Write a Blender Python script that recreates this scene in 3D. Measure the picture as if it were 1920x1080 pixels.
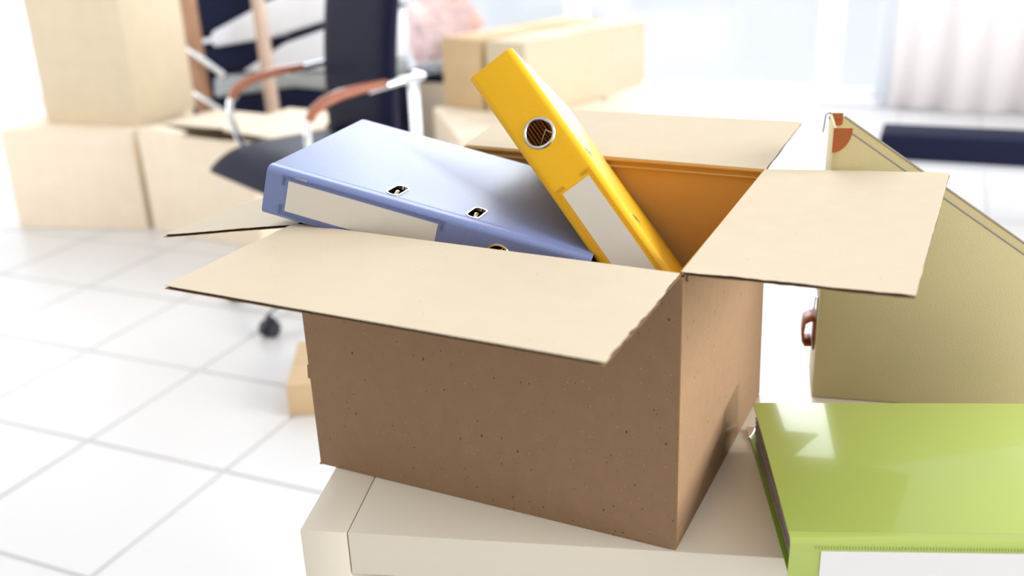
import bpy, bmesh, math, random
from mathutils import Vector, Matrix, noise
for o in list(bpy.data.objects): bpy.data.objects.remove(o, do_unlink=True)
S = bpy.context.scene
C = S.collection
PI = math.pi
random.seed(7)
TZ = 0.7555                       # height of the cabinet top above the floor

# ---------------------------------------------------------------- camera
cd = bpy.data.cameras.new('camera'); cam = bpy.data.objects.new('camera', cd); C.objects.link(cam)
right = Vector((0.9004, 0.4336, -0.0356)); down = Vector((0.1290, -0.3442, -0.9300)); fwd = Vector((-0.4155, 0.8328, -0.3659))
fwd.normalize(); right = (right - fwd*right.dot(fwd)).normalized(); down = fwd.cross(right)
cam.matrix_world = Matrix(((right.x, -down.x, -fwd.x, 0.2087), (right.y, -down.y, -fwd.y, -0.7248),
                           (right.z, -down.z, -fwd.z, 0.5545+TZ), (0, 0, 0, 1)))
cd.sensor_fit = 'HORIZONTAL'; cd.sensor_width = 36.0; cd.lens = 1850.7/1920*36
cd.clip_start = 0.02; cd.clip_end = 100
cd.dof.use_dof = True; cd.dof.focus_distance = 0.93; cd.dof.aperture_fstop = 3.6
S.camera = cam

# ---------------------------------------------------------------- light, sky, exposure
S.view_settings.view_transform = 'Standard'; S.view_settings.look = 'None'
S.view_settings.gamma = 1.0; S.view_settings.exposure = 0.0; S.view_settings.use_curve_mapping = False
S.display_settings.display_device = 'sRGB'
w = bpy.data.worlds.new('sky'); S.world = w; w.use_nodes = True
w.node_tree.nodes['Background'].inputs['Color'].default_value = (0.93, 0.96, 1.0, 1)
w.node_tree.nodes['Background'].inputs['Strength'].default_value = 1.05
def area(name, loc, target, sx, sy, power, col=(1, 1, 1)):
    l = bpy.data.lights.new(name, 'AREA'); l.shape = 'RECTANGLE'; l.size = sx; l.size_y = sy; l.energy = power; l.color = col
    o = bpy.data.objects.new(name, l); C.objects.link(o); o.location = loc
    o.rotation_euler = (Vector(target)-Vector(loc)).to_track_quat('-Z', 'Y').to_euler(); return o
area('daylight_back', (-3.45, 6.45, 3.2), (-3.45, 0.0, 3.2), 5.3, 6.4, 560, (0.95, 0.97, 1.0))
area('fill_left', (-4.6, -0.2, 1.7), (-1.5, 1.6, 0.5), 2.0, 2.4, 45, (1.0, 0.98, 0.95))  # added fill light, no window there; brightens the far-left carton fronts
area('fill_right', (4.4, 1.3, 2.2), (0, 0.4, 0.9), 3.2, 3.0, 360, (1.0, 0.97, 0.92))  # added fill light out of view; lifts right faces and tops

# ---------------------------------------------------------------- materials
M = {}
def mat(name, col, rough=0.6, metal=0.0, coat=0.0, cr=0.06, spec=0.5, var=0.0, vscale=20, bump=0.0, bscale=200, specks=None, extra=None):
    m = bpy.data.materials.new(name); m.use_nodes = True; nt = m.node_tree; N = nt.nodes; Lk = nt.links
    b = N['Principled BSDF']; b.inputs['Base Color'].default_value = (*col, 1); b.inputs['Roughness'].default_value = rough
    b.inputs['Metallic'].default_value = metal; b.inputs['Coat Weight'].default_value = coat; b.inputs['Coat Roughness'].default_value = cr
    b.inputs['Specular IOR Level'].default_value = spec
    tc = N.new('ShaderNodeTexCoord'); cur = None
    if var > 0:
        n = N.new('ShaderNodeTexNoise'); n.inputs['Scale'].default_value = vscale; n.inputs['Detail'].default_value = 6
        Lk.new(tc.outputs['Object'], n.inputs['Vector'])
        r = N.new('ShaderNodeMapRange'); r.inputs[3].default_value = 1-var; r.inputs[4].default_value = 1+var; r.inputs[1].default_value = .25; r.inputs[2].default_value = .75
        Lk.new(n.outputs['Fac'], r.inputs[0])
        v = N.new('ShaderNodeVectorMath'); v.operation = 'SCALE'; v.inputs[0].default_value = col
        Lk.new(r.outputs[0], v.inputs['Scale']); cur = v.outputs[0]
    if specks:
        for (sc, th, dark) in specks:
            n = N.new('ShaderNodeTexVoronoi'); n.inputs['Scale'].default_value = sc
            mp = N.new('ShaderNodeMapping'); mp.inputs['Scale'].default_value = (1, 1, .55); mp.inputs['Rotation'].default_value = (.4, .2, .7)
            Lk.new(tc.outputs['Object'], mp.inputs['Vector']); Lk.new(mp.outputs[0], n.inputs['Vector'])
            lt = N.new('ShaderNodeMath'); lt.operation = 'LESS_THAN'; lt.inputs[1].default_value = th; Lk.new(n.outputs['Distance'], lt.inputs[0])
            g = N.new('ShaderNodeSeparateColor'); Lk.new(n.outputs['Color'], g.inputs[0])
            gt = N.new('ShaderNodeMath'); gt.operation = 'GREATER_THAN'; gt.inputs[1].default_value = .8; Lk.new(g.outputs[0], gt.inputs[0])
            mu = N.new('ShaderNodeMath'); mu.operation = 'MULTIPLY'; Lk.new(lt.outputs[0], mu.inputs[0]); Lk.new(gt.outputs[0], mu.inputs[1])
            mx = N.new('ShaderNodeMix'); mx.data_type = 'RGBA'; Lk.new(mu.outputs[0], mx.inputs['Factor'])
            if cur is not None: Lk.new(cur, mx.inputs['A'])
            else: mx.inputs['A'].default_value = (*col, 1)
            mx.inputs['B'].default_value = (*dark, 1); cur = mx.outputs['Result']
    if cur is not None: Lk.new(cur, b.inputs['Base Color'])
    if bump > 0:
        n = N.new('ShaderNodeTexNoise'); n.inputs['Scale'].default_value = bscale; n.inputs['Detail'].default_value = 4
        Lk.new(tc.outputs['Object'], n.inputs['Vector'])
        bp = N.new('ShaderNodeBump'); bp.inputs['Strength'].default_value = bump; bp.inputs['Distance'].default_value = .001
        Lk.new(n.outputs['Fac'], bp.inputs['Height']); Lk.new(bp.outputs[0], b.inputs['Normal'])
    M[name] = m; return m
SP = [(110, .10, (.09, .055, .035)), (190, .12, (.11, .07, .045)), (260, .13, (.40, .29, .19)), (420, .16, (.16, .10, .06))]
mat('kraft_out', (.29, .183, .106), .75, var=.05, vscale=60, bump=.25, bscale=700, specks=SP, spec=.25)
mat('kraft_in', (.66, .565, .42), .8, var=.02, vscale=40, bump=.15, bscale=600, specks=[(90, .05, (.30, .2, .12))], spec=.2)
mat('kraft_in_shaded', (.60, .34, .10), .8, var=.03, vscale=40, bump=.15, bscale=600, spec=.2)  # same liner as kraft_in; inside shade and orange bounce put into the colour
mat('flute', (.12, .07, .038), .9, spec=.1)
mat('kraft_mid', (.66, .56, .41), .8, var=.04, vscale=12, spec=.2)
mat('kraft_pale', (.83, .72, .57), .8, var=.04, vscale=12, spec=.2)
mat('kraft_tan', (.60, .44, .26), .8, var=.05, vscale=12, spec=.2)
mat('carton_dark', (.10, .07, .05), .9)
mat('laminate', (.83, .785, .665), .32, coat=.25, var=.015, vscale=3, spec=.5)
mat('laminate_edge', (.30, .27, .22), .6)
mat('blue', (.16, .21, .43), .5, spec=.5, coat=.44, cr=.36, bump=.35, bscale=900, var=.03, vscale=8)
mat('yellow', (.82, .46, .006), .36, spec=.35, bump=.3, bscale=900, var=.03, vscale=8)
mat('green', (.43, .54, .13), .22, coat=.55, spec=.3, bump=.06, bscale=260)
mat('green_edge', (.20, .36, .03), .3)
mat('inner_grey', (.30, .27, .28), .7)
mat('inner_amber', (.36, .17, .035), .6, var=.25, vscale=30)
mat('inner_dark', (.03, .03, .04), .7)
mat('label', (.68, .65, .58), .55, var=.02, vscale=30)
mat('label_white', (.80, .82, .84), .5)
mat('steel', (.72, .72, .72), .18, metal=1)
mat('chrome', (.85, .87, .90), .12, metal=1)
mat('brass', (.75, .62, .42), .25, metal=1)
mat('cream_cloth', (.55, .48, .26), .5, bump=.3, bscale=500, var=.03, vscale=8)
mat('cream_rim', (.28, .25, .20), .6, spec=.2)
mat('leather_tan', (.36, .095, .018), .45, bump=.3, bscale=400, var=.1, vscale=30)
mat('stitch', (.16, .05, .03), .7)
mat('navy', (.009, .010, .030), .45, spec=.1)
mat('navy_cloth', (.012, .014, .04), .8, spec=.1)
mat('black', (.012, .012, .02), .4)
mat('wood_arm', (.34, .11, .055), .3, coat=.5, var=.2, vscale=12)
mat('wood_post', (.40, .22, .13), .45, var=.15, vscale=8)
mat('wood_pale', (.62, .47, .38), .5, var=.1, vscale=8)
mat('weld_yellow', (.66, .34, .005), .4)
mat('weld_blue', (.12, .16, .34), .4)
mat('wire', (.22, .21, .21), .35, metal=.8)
mat('white_pad', (.87, .91, .98), .6)
mat('grey_pad', (.42, .46, .48), .6)
mat('tile', (.655, .645, .64), .35, coat=.0, var=.01, vscale=2)
mat('grout', (.585, .575, .58), .8)
mat('wall', (.86, .86, .87), .8)
mat('unseen_wall_dim', (.40, .37, .34), .8)
mat('frame', (.86, .89, .95), .4)
mat('curtain', (.90, .86, .87), .8)
mat('film_pink', (.90, .66, .61), .3, var=.25, vscale=9)
mat('film_grey', (.55, .56, .60), .25, var=.4, vscale=60)
def glass(name, tint, alpha_mix):
    m = bpy.data.materials.new(name); m.use_nodes = True; nt = m.node_tree; N = nt.nodes; Lk = nt.links; N.clear()
    out = N.new('ShaderNodeOutputMaterial'); t = N.new('ShaderNodeBsdfTransparent'); t.inputs[0].default_value = (*tint, 1)
    g = N.new('ShaderNodeBsdfGlossy'); g.inputs['Roughness'].default_value = .12
    mx = N.new('ShaderNodeMixShader'); mx.inputs[0].default_value = alpha_mix
    Lk.new(t.outputs[0], mx.inputs[1]); Lk.new(g.outputs[0], mx.inputs[2]); Lk.new(mx.outputs[0], out.inputs[0]); M[name] = m
glass('window_glass', (.97, .985, 1), .06)
glass('clear_tape', (.93, .92, .88), .07)
glass('clear_film', (1, 1, .98), .10)

# ---------------------------------------------------------------- helpers
def T(p): return Vector((p[0], p[1], p[2]+TZ))      # table-top coordinates -> world
class MB:
    def __init__(s): s.v = []; s.f = []; s.m = []
    def add(s, vs, fs, mi=0):
        n = len(s.v); s.v += [Vector(a) for a in vs]; s.f += [tuple(i+n for i in f) for f in fs]; s.m += [mi]*len(fs); return s
    def box(s, x0, x1, y0, y1, z0, z1, mi=0):
        return s.hexa([(x0,y0,z0),(x1,y0,z0),(x1,y1,z0),(x0,y1,z0)], [(x0,y0,z1),(x1,y0,z1),(x1,y1,z1),(x0,y1,z1)], mi)
    def hexa(s, lo, hi, mi=0):
        return s.add(list(lo)+list(hi), [(3,2,1,0),(4,5,6,7),(0,1,5,4),(1,2,6,5),(2,3,7,6),(3,0,4,7)], mi)
    def prism(s, poly, ax, a, b, mi=0):      # poly in the two other axes
        def P(q, t): return {0: (t,q[0],q[1]), 1: (q[0],t,q[1]), 2: (q[0],q[1],t)}[ax]
        n = len(poly)
        return s.add([P(q,a) for q in poly]+[P(q,b) for q in poly],
                     [tuple(range(n))[::-1], tuple(range(n,2*n))]+[(i,(i+1)%n,n+(i+1)%n,n+i) for i in range(n)], mi)
    def tube(s, pts, r, n=12, mi=0, closed=False, flat=1.0):
        pts = [Vector(p) for p in pts]; rings = []; up = None; k = len(pts)
        for i, p in enumerate(pts):
            if closed: d = (pts[(i+1) % k]-pts[i-1]).normalized()
            else: d = (pts[min(i+1,k-1)]-pts[max(i-1,0)]).normalized()
            if up is None: up = Vector((0,0,1)) if abs(d.z) < .9 else Vector((1,0,0))
            a = d.cross(up)
            a = a.normalized() if a.length > 1e-5 else d.orthogonal().normalized(); up = a.cross(d).normalized()
            rr = r[i] if isinstance(r, (list, tuple)) else r
            rings.append([p+a*(rr*math.cos(2*PI*j/n))+up*(rr*flat*math.sin(2*PI*j/n)) for j in range(n)])
        vs = [v for q in rings for v in q]; fs = []
        for i in range(k if closed else k-1):
            i2 = (i+1) % k
            for j in range(n): fs.append((i*n+j, i*n+(j+1)%n, i2*n+(j+1)%n, i2*n+j))
        if not closed: fs += [tuple(range(n)), tuple(range((k-1)*n, k*n))[::-1]]
        return s.add(vs, fs, mi)
    def lathe(s, prof, n=24, c=(0,0,0), mi=0):      # (r, z) about z
        vs = [(c[0]+r*math.cos(2*PI*j/n), c[1]+r*math.sin(2*PI*j/n), c[2]+z) for r, z in prof for j in range(n)]
        fs = [(i*n+j, i*n+(j+1)%n, (i+1)*n+(j+1)%n, (i+1)*n+j) for i in range(len(prof)-1) for j in range(n)]
        return s.add(vs, fs, mi)
    def xf(s, mx): s.v = [mx @ v for v in s.v]; return s
    def build(s, name, mats, parent=None, bevel=0.0, seg=2, smooth=False, loc=None, recalc=True):
        me = bpy.data.meshes.new(name); me.from_pydata([tuple(v) for v in s.v], [], s.f)
        mats = mats if isinstance(mats, (list, tuple)) else [mats]
        for m in mats: me.materials.append(M[m] if isinstance(m, str) else m)
        for p, mi in zip(me.polygons, s.m): p.material_index = mi
        bm = bmesh.new(); bm.from_mesh(me)
        if recalc: bmesh.ops.recalc_face_normals(bm, faces=bm.faces)
        if bevel > 0:
            es = [e for e in bm.edges if len(e.link_faces) == 2 and e.calc_face_angle(0) > .5]
            bmesh.ops.bevel(bm, geom=es, offset=bevel, segments=seg, profile=.5, affect='EDGES', clamp_overlap=True)
        bm.to_mesh(me); bm.free()
        if smooth or bevel > 0:
            for p in me.polygons: p.use_smooth = True
            try: me.set_sharp_from_angle(angle=math.radians(38))
            except Exception: pass
        o = bpy.data.objects.new(name, me); C.objects.link(o)
        if parent: o.parent = parent
        if loc is not None: o.location = loc
        return o
def tag(o, label=None, cat=None, group=None, kind=None):
    if label: o['label'] = label
    if cat: o['category'] = cat
    if group: o['group'] = group
    if kind: o['kind'] = kind
    return o
def thing(name, label, cat, mx=None, loc=(0,0,0), rz=0, group=None):
    o = bpy.data.objects.new(name, None); C.objects.link(o); o.empty_display_size = .05
    if mx is not None: o.matrix_world = mx
    else: o.location = loc; o.rotation_euler = (0, 0, rz)
    return tag(o, label, cat, group)
def copy_tree(o, parent=None):
    c = o.copy(); C.objects.link(c); c.parent = parent
    for ch in list(o.children): copy_tree(ch, c)
    return c
def apply_boolean(o, cutters):
    for c in cutters:
        md = o.modifiers.new('cut', 'BOOLEAN'); md.object = c; md.operation = 'DIFFERENCE'; md.solver = 'EXACT'
    dg = bpy.context.evaluated_depsgraph_get(); dg.update()
    me = bpy.data.meshes.new_from_object(o.evaluated_get(dg)); o.modifiers.clear(); o.data = me
def drop(os):
    for c in os: bpy.data.objects.remove(c, do_unlink=True)

# ---------------------------------------------------------------- room
ROOM = 0.0488
ru = Vector((math.cos(ROOM), math.sin(ROOM), 0)); rv = Vector((-math.sin(ROOM), math.cos(ROOM), 0))
t0 = Vector((-1.415, 0.868, 0)); TS = 0.4492
RM = Matrix(((ru.x, rv.x, 0, t0.x), (ru.y, rv.y, 0, t0.y), (0, 0, 1, 0), (0, 0, 0, 1)))
fl = MB().box(-5.0, 5.0, -3.0, 5.6, -.12, -.004).build('floor', 'grout'); fl.matrix_world = RM; fl['kind'] = 'structure'
g = .0045
tb = MB().box(g, TS-g, g, TS-g, -.004, 0.0)
tile0 = None; cnt = 0
for j in range(-2, 11):
    for i in range(-10, 11):
        if i > 7: continue
        if j < 0 and i < -7: continue
        if tile0 is None:
            t = tb.build('floor_tile', 'tile', fl, bevel=.0015, seg=1); tile0 = t
        else:
            t = tile0.copy(); C.objects.link(t); t.parent = fl
        t.location = (i*TS, j*TS, random.uniform(-.0004, .0004)); cnt += 1
# back wall: floor-to-ceiling glazing
Wy = 5.03       # room-frame y of the glazing plane
def room_obj(mb, name, m, kind='structure', bevel=0.0, parent=None):
    o = mb.build(name, m, parent, bevel=bevel)
    if parent is None: o.matrix_world = RM
    if kind and parent is None: o['kind'] = kind
    return o
room_obj(MB().box(-5.0, 5.0, Wy-.02, Wy+.16, -.02, .05), 'baseboard_back', 'frame', bevel=.004)
room_obj(MB().box(-5.0, 5.0, Wy-.02, Wy+.2, 6.3, 6.6), 'wall_back', 'wall')
mull = [-4.6, -2.6, -0.85, .88, 1.245, 3.2]
for k, (a, b) in enumerate(zip(mull[:-1], mull[1:])):
    wn = room_obj(MB().box(a+.035, b-.035, Wy+.04, Wy+.052, .09, 6.26), 'window_%d' % (k+1), 'window_glass')
    fr = MB()
    for (x0, x1, z0, z1) in ((a+.03, b-.03, .05, .10), (a+.03, b-.03, 6.24, 6.3), (a+.03, a+.075, .10, 6.24), (b-.075, b-.03, .10, 6.24)):
        fr.box(x0, x1, Wy+.015, Wy+.085, z0, z1)
    fr.build('window_frame', 'frame', wn, bevel=.003)
for k, x in enumerate(mull):
    room_obj(MB().box(x-.03, x+.03, Wy, Wy+.1,   .05, 6.3), 'trim_%d' % (k+1), 'frame', bevel=.003)
room_obj(MB().box(-5.15, -5.0, -3.0, 5.2, -.1, 3.4), 'wall_left', 'wall')
room_obj(MB().box(-5.0, 5.0, -3.15, -3.0, -.1, 4.6), 'unseen_wall_rear', 'unseen_wall_dim')  # unseen wall; height and dark tone set to keep front faces dimmer
# curtain drawn at the right end of the glazing
cm_ = MB(); n = 90; vs = []
for i in range(n+1):
    s = i/n; x = 1.27+1.9*s
    y = Wy-.10+.018*math.sin(s*2*PI*9)+.02*math.sin(s*2*PI*3.3)
    for z in (0.06, 1.2, 2.4, 3.6, 5.0): vs.append((x+(.12*(z/5)**2)*(1-s), y, z-.05))
fs = [(i*5+j, (i+1)*5+j, (i+1)*5+j+1, i*5+j+1) for i in range(n) for j in range(4)]
cu = cm_.add(vs, fs).build('curtain', 'curtain', smooth=True, recalc=False); cu.matrix_world = RM
sd = cu.modifiers.new('thick', 'SOLIDIFY'); sd.thickness = .004
tag(cu, 'long white pleated curtain at the right end of the windows', 'curtain')

# ---------------------------------------------------------------- cream shelf unit under the box
TYAW = .3051
tu = Vector((math.cos(TYAW), math.sin(TYAW), 0)); tv = Vector((-tu.y, tu.x, 0))
unit = thing('shelf_unit', 'low cream laminate cabinet with thick side panel under the open box', 'cabinet', loc=(-.3375, -.1053, 0), rz=TYAW)
TW, TD, TT = 1.55, .385, .047
MB().box(0, TT-.0007, 0, TD, 0, TZ).build('side_panel', 'laminate', unit, bevel=.0012)
MB().box(TW-TT+.0007, TW, 0, TD, 0, TZ).build('side_panel', 'laminate', unit, bevel=.0012)
MB().box(TT+.0004, TW-TT-.0004, 0, TD, TZ-TT, TZ).build('top_panel', 'laminate', unit, bevel=.0012)
MB().box(TT, TW-TT, 0, TD, 0, TT).build('bottom_panel', 'laminate', unit, bevel=.001)
MB().box(TT, TW-TT, TD-.012, TD-.004, TT, TZ-TT).build('back_panel', 'laminate', unit)
for x in (.415, .785, 1.155):
    MB().box(x-.008, x+.008, .002, TD-.014, TT, TZ-TT).build('divider', 'laminate', unit, bevel=.001)
for x0, x1 in ((TT, .407), (.423, .777), (.793, 1.147), (1.163, TW-TT)):
    MB().box(x0, x1, .002, TD-.014, TZ/2-.008, TZ/2+.008).build('shelf', 'laminate', unit, bevel=.001)

# ---------------------------------------------------------------- corrugated board
def board(name, parent, p00, p10, p11, p01, t=.0032, jag=(0,0,0,0), top='kraft_in', bot='kraft_out', pitch=.0068, flutes=True, nu=60, nv=30, seed=0):
    """quad p00-p10 (u) p00-p01 (v); top face at the quad, thickness t downwards along -normal; flutes run along v.
    jag: raggedness of the edges v=0, u=1, v=1, u=0"""
    rnd = random.Random(seed)
    p00, p10, p11, p01 = [Vector(p) for p in (p00, p10, p11, p01)]
    nrm = (p10-p00).cross(p01-p00).normalized()
    W = (p10-p00).length; Hh = (p01-p00).length
    def walk(k, amp):
        out = []; x = 0
        for i in range(k+1):
            x = x*.8+rnd.gauss(0, 1)*amp*.6; out.append(max(-amp*2, min(amp*2, x)))
        return out
    e0, e1, e2, e3 = walk(nu, jag[0]), walk(nv, jag[1]), walk(nu, jag[2]), walk(nv, jag[3])
    def P(u, v, d, k0=0, k1=0):
        a = p00.lerp(p10, u).lerp(p01.lerp(p11, u), v); return a-nrm*d
    mb = MB()
    def liner(d0, d1, mi, ph):
        def Q(i, j):
            u = i/nu; v = j/nv
            if j == 0: v += e0[(i+ph) % (nu+1)]/Hh
            if j == nv: v += e2[(i+ph) % (nu+1)]/Hh
            if i == 0: u += e3[(j+ph) % (nv+1)]/W
            if i == nu: u += e1[(j+ph) % (nv+1)]/W
            return u, v
        vs = []; idx = {}
        for d in (d0, d1):
            for j in range(nv+1):
                for i in range(nu+1):
                    idx[(i, j, d)] = len(vs); u, v = Q(i, j); vs.append(P(u, v, d))
        ring = [(i, 0) for i in range(nu)]+[(nu, j) for j in range(nv)]+[(i, nv) for i in range(nu, 0, -1)]+[(0, j) for j in range(nv, 0, -1)]
        k = len(ring)
        a = [idx[(*q, d0)] for q in ring]; b = [idx[(*q, d1)] for q in ring]
        gr = [(i, j) for j in range(nv) for i in range(nu)]
        mb.add(vs, [(idx[(i,j,d0)], idx[(i+1,j,d0)], idx[(i+1,j+1,d0)], idx[(i,j+1,d0)]) for i, j in gr]+
                   [(idx[(i,j,d1)], idx[(i,j+1,d1)], idx[(i+1,j+1,d1)], idx[(i+1,j,d1)]) for i, j in gr]+[(a[i], b[i], b[(i+1)%k], a[(i+1)%k]) for i in range(k)], mi)
    liner(0, .0005, 0, 0); liner(t-.0005, t, 1, 3)
    if flutes:
        nf = max(4, int(W/pitch)); st = 8; vs = []; rows = []
        lo, hi = .0005, t-.0005; mid = (lo+hi)/2; am = (hi-lo)/2-.00012
        for i in range(nf*st+1):
            u = .002/W+(1-.004/W)*i/(nf*st); d = mid-am*math.cos(2*PI*i/st)
            for v in (.0012/Hh, 1-.0012/Hh):
                vs += [P(u, v, d-.00012), P(u, v, d+.00012)]
        fs = []
        for i in range(nf*st):
            a = i*4; b = a+4
            fs += [(a, b, b+2, a+2), (a+1, a+3, b+3, b+1), (a, a+1, b+1, b), (a+2, b+2, b+3, a+3)]
        mb.add(vs, fs, 2)
    else:
        q = .0009
        mb.hexa([P(q/W, q/Hh, t/2+.0002), P(1-q/W, q/Hh, t/2+.0002), P(1-q/W, 1-q/Hh, t/2+.0002), P(q/W, 1-q/Hh, t/2+.0002)],
                [P(q/W, q/Hh, t/2-.0002), P(1-q/W, q/Hh, t/2-.0002), P(1-q/W, 1-q/Hh, t/2-.0002), P(q/W, 1-q/Hh, t/2-.0002)], 2)
    return mb.build(name, [top, bot, 'flute'], parent)

BH = .2699; bt = .0032
box = thing('open_cardboard_box', 'large open brown cardboard box on the cream cabinet holding two lever arch files', 'box', loc=(0, 0, TZ))
FL0, FR0, BR0, BL0 = Vector((-.3900, .0016, .0006)), Vector((.0013, .0028, .0006)), Vector((.0030, .3328, .0006)), Vector((-.3880, .3380, .0006))
FL1, FR1, BR1, BL1 = Vector((-.3896, -.0002, BH)), Vector((.0016, -.0030, BH)), Vector((-.0050, .3440, BH)), Vector((-.3867, .3486, BH))
dz = Vector((0, 0, bt+.0002))
# walls: quad given on the outer face, normal pointing outwards; the face away is the inner liner
def wall(name, a0, b0, b1, a1, seed):
    # outer liner is "top" of the board (outside kraft), inner liner below
    return board(name, box, a0, b0, b1-dz, a1-dz, t=bt, top='kraft_out', bot='kraft_in_shaded', seed=seed, nu=40, nv=24)
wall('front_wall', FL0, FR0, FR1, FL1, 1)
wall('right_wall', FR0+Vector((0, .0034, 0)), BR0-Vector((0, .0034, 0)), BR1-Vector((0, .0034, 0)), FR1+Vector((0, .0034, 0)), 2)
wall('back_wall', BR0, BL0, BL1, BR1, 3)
# the left wall: its rim is pressed down where the blue file lies on it
lw = MB(); ny = 12; vs = []
for i in range(ny+1):
    s = i/ny; y = .0034+s*(.3412-.0034); ztop = BH-bt-.0006
    if .02 < s < .97: ztop -= .030*math.sin(min(1, s/.80)*PI/2)**1.2 * (1 if s < .84 else max(0, (.97-s)/.13))
    for z in (.0006, ztop):
        vs += [(-.3890, y, z), (-.3890+bt, y, z)]
fs = []
for i in range(ny):
    a = i*4; b = a+4; fs += [(a, b, b+2, a+2), (a+1, a+3, b+3, b+1), (a+2, b+2, b+3, a+3), (a, a+1, b+1, b)]
fs += [(0, 2, 3, 1), (ny*4, ny*4+1, ny*4+3, ny*4+2)]
lw.add(vs, fs)
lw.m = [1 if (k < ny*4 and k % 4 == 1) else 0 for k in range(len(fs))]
lw.build('left_wall', ['kraft_out', 'kraft_in_shaded'], box)
board('bottom_panel', box, (-.385, .006, .0050), (-.003, .006, .0050), (-.003, .330, .0050), (-.385, .330, .0050), t=.0042, flutes=False, seed=4)
# flaps, top face = inner liner
fo = board('flap', box, (-.3876, -.1708, .2692), (.0, -.1749, .2696), FR1+Vector((-.003, bt, 0)), FL1+Vector((.002, bt, 0)),
           jag=(.00012, .0007, 0, .0006), nu=100, nv=40, seed=11)
fr = board('flap', box, (.1754, .0002, .2761), (.1775, .3470, .2800), BR1+Vector((-bt, -.002, 0)), FR1+Vector((-bt+.001, .0055, .0008)),
           jag=(.00015, .0005, 0, .0009), nu=80, nv=40, seed=12)
fb = board('flap', box, (.0000, .5105, .2882), (-.3876, .5172, .2848), BL1+Vector((.002, -bt, 0)), BR1+Vector((-.002, -bt, 0)),
           jag=(.0002, .0003, 0, .0003), nu=80, nv=40, seed=13)
flf = board('flap', box, (-.561, .345, .2300), (-.561, .0002, .2398), FL1+Vector((bt, .004, -.0005)), (-.3867+bt, .344, .238),
            jag=(.0002, .0008, 0, .0004), nu=80, nv=50, seed=14)
# score creases on the inside of the walls, just below the hinges
def crease(a, b, r=.0016):
    MB().tube([a.lerp(b, i/10) for i in range(11)], r, 8, flat=1.0).build('crease', 'kraft_in_shaded', box, smooth=True)
crease(Vector((-.383, .3400, BH-.0095)), Vector((-.0095, .3368, BH-.0095)), .0013)
crease(Vector((-.383, .3420, BH-.0022)), Vector((-.0095, .3388, BH-.0022)), .0020)
crease(Vector((-.0078, .335, BH-.0030)), Vector((-.0022, .008, BH-.0030)), .0018)
# glued side tab that peeps out at the left edge, torn tip at the foot, tape on the right wall
MB().prism([(-.3945, .1015), (-.3880, .1000), (-.3880, .1180), (-.3935, .1165)], 1, .0030, .0050).build('glue_tab', 'kraft_out', box)
MB().prism([(-.3920, -.0004), (-.3872, .0006), (-.3872, .0050), (-.3890, .0046)], 1, .0012, .0026).build('torn_tip', 'kraft_out', box)
MB().tube([(.0006, .0042, .2700), (.0028, .0036, .2690), (.0040, .0030, .2665), (.0034, .0026, .2640), (.0046, .0022, .2630)], .0009, 6).build('torn_corner', 'flute', box)
tp = MB(); tp.add([(.0036, .166, .004), (.0036, .226, .003), (.0030, .224, .066), (.0030, .163, .062), (.0033, .163, .062), (.0033, .224, .066), (.0039, .226, .003), (.0039, .166, .004)],
                  [(0,1,2,3), (7,6,5,4), (0,7,6,1), (1,6,5,2), (2,5,4,3), (3,4,7,0)])
tag(tp.build('tape_strip', 'clear_tape', box), 'short strip of clear sticky tape')

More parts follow.
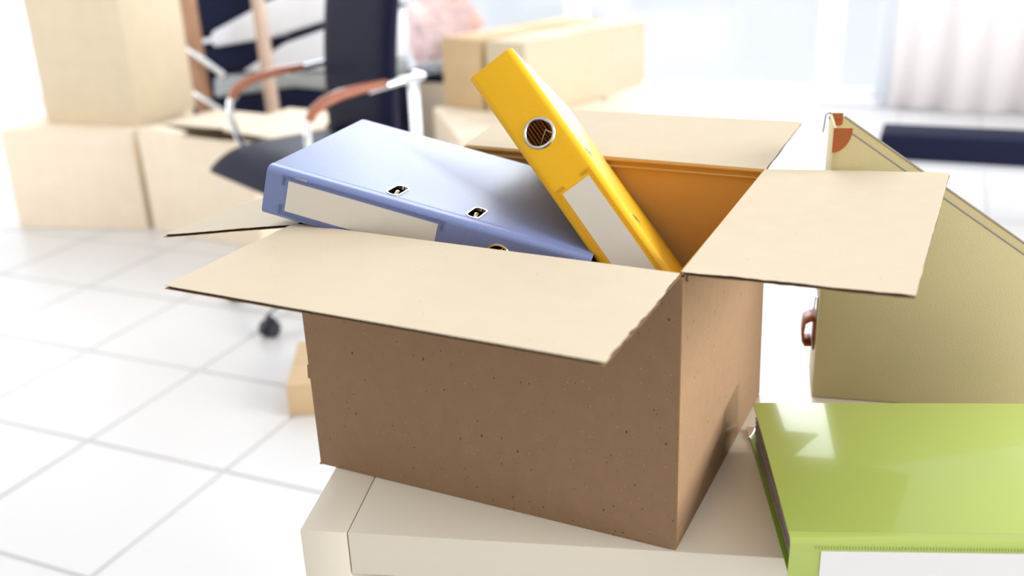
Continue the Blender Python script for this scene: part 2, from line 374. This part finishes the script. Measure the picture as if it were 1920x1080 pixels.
# ---------------------------------------------------------------- lever arch files
def arc(cx, cy, r, a0, a1, n=6): return [(cx+r*math.cos(a0+(a1-a0)*i/n), cy+r*math.sin(a0+(a1-a0)*i/n)) for i in range(n+1)]
def lever_file(name, label, cat, mx, Lc, D, t, colm, innerm, flip=False, labelm='label', sw=.0058, sl=.0105, ring=1.0, ringm='steel', weldm='weld_blue'):
    """local: u along the spine, v away from the spine, w thickness (front cover at w=t)"""
    U = (lambda u: .318-u) if flip else (lambda u: u)
    root = thing(name, label, cat, mx)
    b = .0026; r = .0065
    # spine with rolled joints (C profile), local x=u, y=v, z=w
    J = .013
    prof = [(J, t)]+arc(r, t-r, r, PI/2, PI)+arc(r, r, r, PI, 1.5*PI)+[(J, 0), (J, b)]+arc(r, r, r-b, 1.5*PI, PI)+arc(r, t-r, r-b, PI, PI/2)+[(J, t-b)]
    sp = MB().prism(prof, 0, 0, Lc).build('spine', [colm], root)
    hx, hz, hr = U(.2330), t*.5, .0125*ring
    cut = MB().tube([(hx, -.02, hz), (hx, .02, hz)], hr, 40).build('cut', colm)
    sp.parent = None; sp.matrix_world = Matrix(); bpy.context.view_layer.update(); apply_boolean(sp, [cut]); drop([cut]); sp.parent = root
    for p in sp.data.polygons: p.use_smooth = True
    sp.data.set_sharp_from_angle(angle=math.radians(40))
    # covers, rounded at the fore corners
    def cover(nm, z0, z1):
        cr = .004
        poly = [(0, J+.0003)]+[(x, y) for x, y in arc(cr, D-cr, cr, PI, PI/2, 4)]+[(x, y) for x, y in arc(Lc-cr, D-cr, cr, PI/2, 0, 4)]+[(Lc, J+.0003)]
        return MB().prism(poly, 2, z0, z1).build(nm, [colm, innerm], None, bevel=.0007, seg=2)
    fc = cover('front_cover', t-b, t)
    cs = []
    for uc in (.1192, .1992):
        poly = [(U(uc)+x, .035+y) for x, y in (arc(.0008, sl, sw, 0, PI, 8)+arc(-.0008, -sl, sw, PI, 2*PI, 8))]
        cs.append(MB().prism(poly, 2, t-.02, t+.02).build('cut', colm))
    bpy.context.view_layer.update(); apply_boolean(fc, cs); drop(cs); fc.parent = root
    for p in fc.data.polygons: p.use_smooth = True
    fc.data.set_sharp_from_angle(angle=math.radians(30))
    bc = cover('back_cover', 0, b); bc.parent = root
    # inner liners (a sheet on each board)
    MB().box(.002, Lc-.002, J+.004, D-.003, b, b+.0005).build('lining', innerm, root)
    # spine ring
    n = 40; rg = MB(); prof = [(.0124, .0030), (.0124, -.0008), (.0132, -.0017), (.0146, -.0015), (.0156, -.0004), (.0156, .0002)]
    rg.lathe(prof, n); rg.xf(Matrix.Translation((hx, 0, hz)) @ Matrix.Rotation(-PI/2, 4, 'X') @ Matrix.Diagonal((ring, ring, 1, 1)))
    tag(rg.build('finger_ring', ringm, root, smooth=True), 'metal finger ring')
    # slot eyelets
    for uc in (.1192, .1992):
        def oval(rad, hl): return [(U(uc)+x, .035+y) for x, y in (arc(.0008, hl, rad, 0, PI, 8)+arc(-.0008, -hl, rad, PI, 2*PI, 8))]
        a = oval(sw-.0001, sl); c = oval(sw+.0015, sl+.0003); k = len(a); zt = t+.0006
        ey = MB().add([(x, y, t-.003) for x, y in a]+[(x, y, zt) for x, y in a]+[(x, y, zt) for x, y in c]+[(x, y, t+.00005) for x, y in c],
                      [(q*k+i, q*k+(i+1)%k, (q+1)*k+(i+1)%k, (q+1)*k+i) for q in range(3) for i in range(k)])
        tag(ey.build('slot_eyelet', 'steel', root, smooth=True), 'metal slot eyelet')
    # mechanism: base plate, two arches, lever
    mech = MB().box(U(.1592)-.075, U(.1592)+.075, .018, .052, b+.0006, b+.0020).build('mechanism_plate', 'steel', root, bevel=.0005)
    for uc in (.1192, .1992):
        hh = t-.0004; pts = [(U(uc), .026, b+.002), (U(uc), .0255, hh-.016)]+[(U(uc), .034-.0085*math.cos(a), hh-.016+.0150*math.sin(a)) for a in [PI*i/10 for i in range(1, 10)]]+[(U(uc), .0425, hh-.016), (U(uc), .043, b+.002)]
        MB().tube(pts, .0021, 10).build('arch', 'brass', mech, smooth=True)
    lv = [(U(.2192), .022, b+.006), (U(.2300), .018, t*.42), (U(.2360), .014, t*.62), (U(.2250), .013, t*.72)]
    MB().tube(lv, .0011, 8).build('lever_wire', 'brass', mech, smooth=True)
    # filed sheets, seen edge-on through the finger hole
    pp = MB(); rn = random.Random(5+int(D*1e4))
    for k in range(11):
        z = .0040+k*(t-.0125)/11; e = rn.uniform(0, .004)
        pp.box(.012+e, Lc-.012-e, .050+e, D-.012, z, z+(t-.0125)/11*.62)
    pp.build('sheet_stack', innerm, root)
    # label and its welded pocket
    l0, l1 = .0230, .1720; za, zb = t*.5-.0150, t*.5+.0150
    x0, x1 = sorted((U(l0), U(l1)))
    MB().box(x0, x1, -.0005, -.0001, za, zb).build('spine_label', labelm, root)
    tk = MB(); nn = 74
    for i in range(nn):
        x = x0-.006+(x1-x0+.012)*i/(nn-1)
        for zc in (za-.0032, zb+.0032):
            tk.hexa([(x-.0004, -.0006, zc-.0016), (x+.0004, -.0006, zc-.0016), (x+.0010, -.0006, zc+.0016), (x+.0002, -.0006, zc+.0016)],
                    [(x-.0004, .0004, zc-.0016), (x+.0004, .0004, zc-.0016), (x+.0010, .0004, zc+.0016), (x+.0002, .0004, zc+.0016)])
    for xe in (x0-.0045, x1+.0045):
        for i in range(6):
            for sg in (-1, 1):
                z = (t*.5)+sg*(.0100+i*.0012)
                tk.box(xe-.0016, xe+.0016, -.0006, .0004, z-.0003, z+.0003)
    o = tk.build('pocket_weld', [weldm], root)
    return root
def frame_mx(cols, o): 
    Mx = Matrix.Identity(4)
    for j, c in enumerate(cols):
        c = Vector(c).normalized()
        for i in range(3): Mx[i][j] = c[i]
    for i in range(3): Mx[i][3] = o[i]
    return Mx
Rb = [(.9416, .2236, -.2517), (-.2414, .9695, -.0418), (.2347, .1001, .9669)]
blue = lever_file('lever_arch_file', 'pale blue lever arch file lying tilted in the open box', 'binder',
                  frame_mx(Rb, T((-.4123, -.0142, .2826))), .318, .2609, .0485, 'blue', 'inner_dark', ring=.84, ringm='brass')
Ry = [(.6762, -.1960, -.7102), (-.1597, .9020, -.4011), (.7192, .3846, .5786)]
yel = lever_file('lever_arch_file', 'yellow lever arch file standing upside down and aslant in the open box', 'binder',
                 frame_mx(Ry, T((-.2474, .1143, .3958))), .304, .2560, .0504, 'yellow', 'inner_amber', flip=True, sw=.0022, sl=.0085, weldm='weld_yellow')
# small grey sticker remnant on the blue spine
tag(MB().box(.0285, .0410, -.0009, .0002, .0428, .0446).build('sticker_scrap', 'inner_grey', blue, bevel=.0003), 'torn grey sticker scrap')

# green ring binder
ga = math.radians(21.6)
gm = frame_mx([(math.cos(ga), math.sin(ga), 0), (-math.sin(ga), math.cos(ga), 0), (0, 0, 1)], T((.1003+.0028, -.0026-.0075, 0)))
gb = thing('ring_binder', 'glossy lime green binder lying on the cabinet in front of the cream magazine file', 'binder', gm)
gt, gD, gL, r, J, b = .050, .240, .318, .007, .011, .0024
prof = [(J, gt)]+arc(r, gt-r, r, PI/2, PI)+arc(r, r+.001, r, PI, 1.5*PI)+[(J, .001), (J, .001+b)]+arc(r, r+.001, r-b, 1.5*PI, PI)+arc(r, gt-r, r-b, PI, PI/2)+[(J, gt-b)]
o = MB().prism(prof, 0, 0, gL).build('spine', 'green', gb, smooth=True)
fe = .2090; dzz = .0165
MB().hexa([(0, J+.0002, gt-b), (gL, J+.0002, gt-b), (gL, fe, gt-b+dzz), (0, fe, gt-b+dzz)],
          [(0, J+.0002, gt), (gL, J+.0002, gt), (gL, fe, gt+dzz), (0, fe, gt+dzz)]).build('front_cover', 'green', gb, bevel=.0006)
bcv = MB(); bcv.hexa([(.004, J+.0002, .0006), (gL, J+.0002, .0006), (gL, .268, .0006), (.006, .268, .0006)],
                     [(.004, J+.0002, .003), (gL, J+.0002, .003), (gL, .268, .003), (.006, .268, .003)])
bcv.build('back_cover', 'green_edge', gb, bevel=.0006)
pg = MB()
for k in range(16):
    z = .0042+k*.0024; e = random.uniform(0, .003)
    pg.box(.006+e, gL-.006, .014, gD-.012-e*2, z, z+.0017)
pg.build('paper_stack', 'inner_grey', gb)
MB().box(.0256, gL-.03, -.0006, .0002, .006, .0385).build('spine_label', 'label_white', gb)
tk = MB()
for i in range(110):
    x = .022+i*.0025
    if x < gL-.02: tk.box(x-.0005, x+.0005, -.0006, .0004, .0405, .0435)
tk.build('pocket_weld', 'green', gb)
cg = MB().prism([(.0048, .2692), (.0215, .2692), (.0048, .2470)], 2, .0001, .0042)
tag(cg.build('corner_guard', 'chrome', gb, bevel=.0006), 'shiny metal corner guard')

# ---------------------------------------------------------------- cream magazine file
ca = math.atan2(.2179, .976)
mf = thing('magazine_file', 'cream magazine file with tan leather corners and handle standing behind the green binder', 'magazine file', loc=(.061, .3459, TZ), rz=ca)
mh, mw, ml, bt2 = .3185, .080, .255, .0025
side = [(0, .001), (ml, .001), (ml, .150), (.016, .3140), (.010, .3170), (0, mh)]
MB().prism(side, 1, 0, bt2).build('side_panel', 'cream_cloth', mf, bevel=.0004)
MB().prism([(x, z) for x, z in side], 1, mw-bt2, mw).build('side_panel', 'cream_cloth', mf, bevel=.0004)
MB().box(0.0, bt2, bt2+.0002, mw-bt2-.0002, .001, mh).build('front_panel', 'cream_cloth', mf, bevel=.0004)
MB().box(ml-bt2, ml, bt2+.0002, mw-bt2-.0002, .001, .150).build('back_panel', 'cream_cloth', mf, bevel=.0004)
MB().box(bt2, ml-bt2, bt2, mw-bt2, .001, .0035).build('base_panel', 'cream_cloth', mf)
# folded cloth rims along the two sloping edges
for y0 in (0, mw-bt2):
    MB().tube([(.016, y0+bt2/2, .3146), (ml-.001, y0+bt2/2, .1508)], .0016, 8).build('sloping_rim', 'cream_rim', mf, smooth=True)
q = [(-.0008, .3190)]+[(.0185, .3190)]+[(-.0008+.0193*math.cos(a), .3190-.0265*math.sin(a)) for a in [PI/2*i/8 for i in range(1, 9)]]
tag(MB().prism(q, 1, -.0010, .0001).build('leather_corner', 'leather_tan', mf), 'quarter round tan leather corner')
q2 = [(.0005, .3190), (.0145, .3190), (.0145, .3075), (.0125, .3050), (.0005, .3050)]
lp = MB().prism(q2, 1, mw-bt2-.0012, mw-bt2).build('leather_corner', 'leather_tan', mf); tag(lp, 'square tan leather patch')
for x in (.004, .0075, .011): MB().box(x-.0007, x+.0007, mw-bt2-.0016, mw-bt2-.0010, .3115, .3128).build('stitch', 'stitch', lp)
wc = MB().tube([(.0015, mw*.9, .3195), (-.001, mw*.9, .3200), (-.0045, mw*.9, .3180), (-.0055, mw*.9, .305), (-.0062, mw*.9, .298)], .0008, 6)
wc.tube([(-.001, mw*.9, .3165), (.0, mw*.9, .312), (.0015, mw*.9, .306)], .0006, 6)
tag(wc.build('wire_clip', 'wire', mf, smooth=True), 'thin bent wire clip')
hd = MB(); pr = [(-.0008+0, .086)]
hp = [(-.0006, .0865), (-.006, .087), (-.0125, .083), (-.0138, .072), (-.0134, .060), (-.0105, .0550), (-.003, .0560)]
n = len(hp); vs = []
for (x, z) in hp:
    for y in (.024, .056): vs.append((x, y, z))
o = hd.add(vs, [(i*2, i*2+1, i*2+3, i*2+2) for i in range(n-1)]).build('leather_loop', 'leather_tan', mf, smooth=True, recalc=False)
sd = o.modifiers.new('t', 'SOLIDIFY'); sd.thickness = .0026; sd.offset = 0
tag(MB().box(-.0022, -.0002, .024, .056, .050, .090).box(-.0034, -.0022, .026, .054, .088, .092).build('handle_plate', 'leather_tan', mf, bevel=.0004), 'tan leather handle plate')
tag(MB().box(-.0016, -.0002, .020, .060, .092, .118).tube([(-.003, .022, .118), (-.004, .022, .104), (-.0018, .022, .094)], .0007, 6).build('label_holder', 'steel', mf), 'metal label frame')

# ---------------------------------------------------------------- cartons behind
def carton(name, label, loc, rz, W, D, H, m='kraft_pale', flaps=True, gap=.004, group=None):
    """origin = near left bottom corner; closed carton: shell + two top flaps meeting in a seam + tape"""
    root = thing(name, label, 'box', loc=loc, rz=rz, group=group)
    t = .005
    b = MB().box(0, W, 0, D, .001, H-t)
    b.build('shell', m, root, bevel=.003)
    MB().box(0.001, W-.001, 0.001, D/2-gap/2, H-t+.0003, H).build('flap', m, root, bevel=.0012)
    MB().box(0.001, W-.001, D/2+gap/2, D-.001, H-t+.0003, H).build('flap', m, root, bevel=.0012)
    return root
# left stack
Af = .30
A = carton('carton', 'pale carton at the far left carrying the tall carton', (-3.115-.62*math.cos(Af), 2.325-.62*math.sin(Af), 0), Af, .62, .60, .444)
Cf = .128
Cc = carton('tall_carton', 'tall tan carton standing on the pale carton at far left', (-3.147-.50*math.cos(Cf), 2.409-.50*math.sin(Cf), .4445), Cf, .50, .418, .62, m='kraft_mid')
# open carton
Bf = -.09
Bx = thing('open_carton', 'pale carton with flaps ajar on the floor behind the office chair', 'box', loc=(-3.085, 2.335, 0), rz=Bf)
W_, D_, H_, t_ = .66, .46, .446, .005
for nm, bb in (('front_wall', (0, W_, 0, t_)), ('back_wall', (0, W_, D_-t_, D_)), ('left_wall', (0, t_, t_, D_-t_)), ('right_wall', (W_-t_, W_, t_, D_-t_))):
    MB().box(*bb, .001, H_).build(nm, 'kraft_pale', Bx, bevel=.001)
MB().box(t_, W_-t_, t_, D_-t_, .001, .006).build('bottom_panel', 'carton_dark', Bx)
def flap(poly, m='kraft_pale'):
    lo = [(x, y, z) for x, y, z in poly]; hi = [(x, y, z+.005) for x, y, z in poly]
    MB().hexa(lo, hi).build('flap', m, Bx, bevel=.001)
flap([(0, .13, H_+.0005), (W_*.62, .16, H_+.004), (W_*.62, D_, H_+.0005), (0, D_, H_+.0005)])
flap([(W_*.63, .10, H_+.012), (W_+.14, .06, H_+.012), (W_+.10, .50, H_+.03), (W_*.63, .50, H_+.03)])
flap([(0, 0, H_+.0005), (.26, 0, H_+.0005), (.26, .05, H_+.0005), (0, .12, H_+.0005)])
flap([(.27, -.004, H_-.02), (W_, -.004, H_+.0005), (W_, .03, H_-.004), (.27, .03, H_-.024)])
# central group
Ef = math.atan2(.62, .78)
E1 = carton('carton', 'pale low carton standing cornerwise below the wide carton', (-1.756, 2.779, 0), Ef, .80, .72, .398)
carton('carton', 'pale carton on the floor under the dark tray and pink film', (-2.64, 3.93, 0), ROOM, 1.08, .62, .398)
Df = math.atan2(-.27, .96)
D1 = carton('carton', 'narrow tan carton beside the wide cream carton, upper row', (-2.172, 3.400, .3990), Df, .250, .92, .322, m='kraft_tan')
D2 = carton('wide_carton', 'wide cream carton raised on other cartons behind the yellow file', (-2.172+.285*math.cos(Df), 3.400+.285*math.sin(Df), .3990), Df, .235, .93, .322, m='kraft_mid')
# small carton on the floor by the cabinet
sa = math.atan2(-.155, .26)
carton('small_carton', 'small flat tan carton on the tiles left of the cabinet', (-1.435, 1.161, 0), math.atan2(.155, .26)-0.0+.0, .36, .30, .094, m='kraft_tan')

# dark tray with crumpled grey foil and pink film
tr = thing('tray', 'flat dark tray lying on a pale carton left of the tan carton', 'tray', loc=(-2.76, 3.935, .3995), rz=ROOM)
MB().box(0, .34, 0, .30, .001, .012).build('base', 'navy_cloth', tr, bevel=.003)
MB().box(0, .34, 0, .008, .012, .045).box(0, .34, .292, .30, .012, .045).box(0, .008, .008, .292, .012, .045).box(.332, .34, .008, .292, .012, .045).build('rim', 'navy_cloth', tr, bevel=.002)
def crumple(name, label, cat, c, sx, sy, sz, m, seed, amp=.35):
    bm = bmesh.new(); bmesh.ops.create_icosphere(bm, subdivisions=5, radius=1)
    for v in bm.verts:
        p = v.co.copy(); q = p*2.2+Vector((seed, seed*.7, 0))
        d = 1+amp*(abs(noise.noise(q))*1.6-.4)+amp*.5*(abs(noise.noise(q*2.7))*1.6-.4)
        v.co = Vector((p.x*sx*d, p.y*sy*d, max(-sz*.9, p.z*sz*d)))
    me = bpy.data.meshes.new(name); bm.to_mesh(me); bm.free(); me.materials.append(M[m])
    zmin = min(v.co.z for v in me.vertices)
    for v in me.vertices: v.co.z -= zmin
    o = bpy.data.objects.new(name, me); C.objects.link(o); o.location = c
    return tag(o, label, cat)
crumple('foil_bundle', 'crumpled grey foil bundle lying in the dark tray', 'foil', (-2.58, 4.04, .4125), .10, .055, .045, 'film_grey', 3, .45)
crumple('film_bundle', 'crumpled pink and white plastic film heaped above the tray', 'plastic film', (-2.70, 4.33, .3995), .23, .052, .28, 'film_pink', 8, .5)

# ---------------------------------------------------------------- cushions and wooden frame in the far corner
def cushion(label, poly, y0, y1, m):
    zs = min(z for _, z in poly); xs = sum(x for x, _ in poly)/len(poly)
    mb = MB().prism([(x-xs, z-zs) for x, z in poly], 1, 0, y1-y0)
    o = mb.build('cushion', m, bevel=.022, seg=4, loc=(xs, y0, zs)); return tag(o, label, 'cushion', 'cushions heaped behind the office chair')
cushion('dark navy padded block at the bottom of the cushion heap', [(-3.66, .001), (-2.68, .001), (-2.68, .41), (-3.1, .425), (-3.62, .345)], 3.42, 3.91, 'navy_cloth')
cushion('grey cushion just above the dark bottom block of the heap', [(-3.66, .352), (-3.1, .433), (-2.68, .418), (-2.66, .535), (-3.40, .495), (-3.64, .47)], 3.44, 3.91, 'grey_pad')
cushion('lower of the two white cushions, wedge shaped, in the heap', [(-3.43, .505), (-2.66, .545), (-2.66, .80), (-3.12, .665)], 3.42, 3.91, 'white_pad')
cushion('navy cushion squeezed between the two white cushions', [(-3.78, .478), (-3.46, .510), (-3.13, .672), (-2.66, .808), (-2.66, .822), (-3.2, .682), (-3.58, .622), (-3.78, .630)], 3.46, 3.91, 'navy_cloth')
cushion('upper white cushion with its right end raised', [(-3.60, .630), (-3.2, .690), (-2.66, .830), (-2.66, 1.06), (-3.2, .87), (-3.60, .71)], 3.42, 3.91, 'white_pad')
cushion('navy cushion on top of the heap beside the tall carton', [(-3.85, .638), (-3.61, .715), (-3.21, .878), (-3.35, .97), (-3.85, .90)], 3.46, 3.91, 'navy_cloth')
cushion('upright navy bolster left of the cushion heap', [(-3.98, .001), (-3.68, .001), (-3.68, .34), (-3.68, .47), (-3.98, .47)], 3.46, 3.91, 'navy_cloth')
wf = thing('wooden_frame', 'wooden frame with two posts and metal struts before the cushions', 'frame', loc=(-3.325, 3.2, 0))
MB().prism([(-.215, .03), (-.145, .03), (-.155, 1.25), (-.235, 1.25)], 1, -.02, .03).build('post', 'wood_post', wf, bevel=.006)
tag(MB().prism([(.245, .03), (.30, .03), (.275, 1.25), (.225, 1.25)], 1, -.02, .03).build('post', 'wood_pale', wf, bevel=.006), 'pale wooden post')
MB().box(-.30, .40, -.16, .16, .001, .03).build('foot_bar', 'wood_post', wf, bevel=.006)
MB().tube([(-.34, -.03, .745), (.02, -.03, .530)], .014, 10).build('strut', 'chrome', wf, smooth=True)
MB().tube([(-.34, -.03, .510), (.0, -.03, .335)], .014, 10).build('strut', 'chrome', wf, smooth=True)
MB().box(-.30, .40, -.01, .02, 1.22, 1.26).build('top_bar', 'wood_post', wf, bevel=.005)

# ---------------------------------------------------------------- office chair
ch = thing('office_chair', 'navy leather office chair with chrome arms and wooden arm pads', 'chair', loc=(-1.85, 1.92, 0), rz=math.radians(-24.8))
# seat: pad with a waterfall front
def loft_pad(name, m, parent, W, path, th, nw=12, crown=.02, edge=.5):
    """path: list of (pos, normal) in the y-z plane; makes a pillow-edged pad of width W"""
    k = len(path); mb = MB(); vs = []; top = []; bot = []
    for i, (p, nn) in enumerate(path):
        ei = min(i, k-1-i)/(k-1)*2; fi = min(1, ei*4)**.5
        for j in range(nw+1):
            s = j/nw*2-1; ej = 1-abs(s); fj = min(1, ej*5)**.5
            f = fi*fj; x = s*W/2
            h = th*(.25+.75*f)/2
            c = Vector((x, p[0], p[1])); n3 = Vector((0, nn[0], nn[1]))
            vs += [c+n3*(h+crown*f*0), c-n3*h]
    n1 = nw+1
    def I(i, j, b): return (i*n1+j)*2+b
    fs = []
    for i in range(k-1):
        for j in range(nw):
            fs.append((I(i,j,0), I(i,j+1,0), I(i+1,j+1,0), I(i+1,j,0)))
            fs.append((I(i,j,1), I(i+1,j,1), I(i+1,j+1,1), I(i,j+1,1)))
    for i in range(k-1):
        fs.append((I(i,0,0), I(i+1,0,0), I(i+1,0,1), I(i,0,1))); fs.append((I(i,nw,0), I(i,nw,1), I(i+1,nw,1), I(i+1,nw,0)))
    for j in range(nw):
        fs.append((I(0,j,0), I(0,j,1), I(0,j+1,1), I(0,j+1,0))); fs.append((I(k-1,j,0), I(k-1,j+1,0), I(k-1,j+1,1), I(k-1,j,1)))
    o = mb.add(vs, fs).build(name, m, parent, smooth=True)
    sb = o.modifiers.new('s', 'SUBSURF'); sb.levels = 1; sb.render_levels = 1
    return o
sp_ = []
for i in range(15):
    s = i/14; y = -.27+.52*s
    z = .530-.05*max(0, (.30-s)/.30)**2
    sl = .10*2*max(0, (.30-s)/.30)/.30/.52
    nn = Vector((-sl, 1)).normalized(); sp_.append(((y, z), (nn.x, nn.y)))
loft_pad('seat', 'navy', ch, .50, sp_, .075)
bp_ = []
for i in range(17):
    s = i/16; z = .49+.78*s; y = .235+.10*s+.03*math.sin(s*PI)*-1
    nn = Vector((-1, .10)).normalized(); bp_.append(((y, z), (nn.x, nn.y)))
loft_pad('backrest', 'navy', ch, .45, bp_, .075).location.x = -.05
AH = .065
for sx in (-1, 1):
    x = sx*.275; AY = .045
    MB().tube([(sx*.20, -.13+AY, .405+AH), (sx*.262, -.13+AY, .408+AH), (x, -.145+AY, .425+AH), (x, -.175+AY, .50+AH), (x, -.195+AY, .57+AH), (x, -.19+AY, .63+AH), (x, -.165+AY, .655+AH)], .0125, 10).build('arm_front_tube', 'chrome', ch, smooth=True)
    MB().tube([(x, .04+AY, .703+AH), (x, .12+AY, .712+AH), (x, .20, .716+AH), (x, .27, .718+AH), (sx*.262, .295, .718+AH), (sx*.20, .305, .718+AH)], .0125, 10).build('arm_rear_tube', 'chrome', ch, smooth=True)
    pts = [(x, -.185+AY, .640+AH), (x, -.165+AY, .668+AH), (x, -.125+AY, .690+AH), (x, -.07+AY, .704+AH), (x, .0+AY, .712+AH), (x, .10+AY, .716+AH)]
    MB().tube(pts, [.016, .021, .023, .023, .022, .018], 12, flat=.75).build('arm_pad', 'wood_arm', ch, smooth=True)
MB().box(-.11, .11, -.12, .13, .435, .475).build('seat_plate', 'black', ch, bevel=.006)
MB().tube([(0, 0, .10), (0, 0, .28), (0, 0, .281), (0, 0, .44)], [.028, .028, .016, .016], 16).build('gas_column', 'chrome', ch, smooth=True)
MB().tube([(.0, .10, .445), (0, .23, .46), (0, .285, .52), (0, .30, .66)], .022, 10, flat=.5).build('back_bracket', 'chrome', ch, smooth=True)
MB().lathe([(0, .085), (.05, .085), (.05, .125), (.032, .14), (0, .14)], 20).build('base_hub', 'chrome', ch, smooth=True)
for k in range(5):
    a = math.radians(-88+24.8+72*k); dx, dy = math.cos(a), math.sin(a)
    MB().tube([(dx*.04, dy*.04, .11), (dx*.18, dy*.18, .098), (dx*.335, dy*.335, .075)], [.022, .018, .014], 10, flat=.7).build('base_leg', 'chrome', ch, smooth=True)
    cs = MB()
    for s in (-1, 1):
        cx, cy = dx*.335-dy*.016*s, dy*.335+dx*.016*s
        cs.tube([(cx-dy*.009*s*-1, cy+dx*.009*s*-1, .028), (cx+dy*-.009*s, cy-dx*-.009*s, .028)], .027, 18)
    cs.tube([(dx*.335, dy*.335, .03), (dx*.335, dy*.335, .075)], .010, 10)
    wv = [(dx*(.335+.031*math.cos(q)), dy*(.335+.031*math.cos(q)), .028+.031*math.sin(q)) for q in [PI*i/8 for i in range(9)]]
    cs.tube(wv, .010, 8, flat=1.0)
    cs.build('caster', 'black', ch, smooth=True)

# navy padded bench at the right, in front of the curtain
nb = thing('padded_bench', 'dark navy padded bench with white legs far behind the cream magazine file', 'bench', loc=(-.175, 3.3, 0), rz=ROOM)
MB().box(0, 1.1, 0, .22, .310, .410).build('seat', 'navy_cloth', nb, bevel=.012, seg=3)
for x in (.04, 1.03):
    for y in (.03, .155): MB().box(x, x+.035, y, y+.035, 0.0, .311).build('leg', 'frame', nb, bevel=.003)
MB().box(.05, 1.05, .05, .07, .27, .308).build('apron', 'frame', nb)
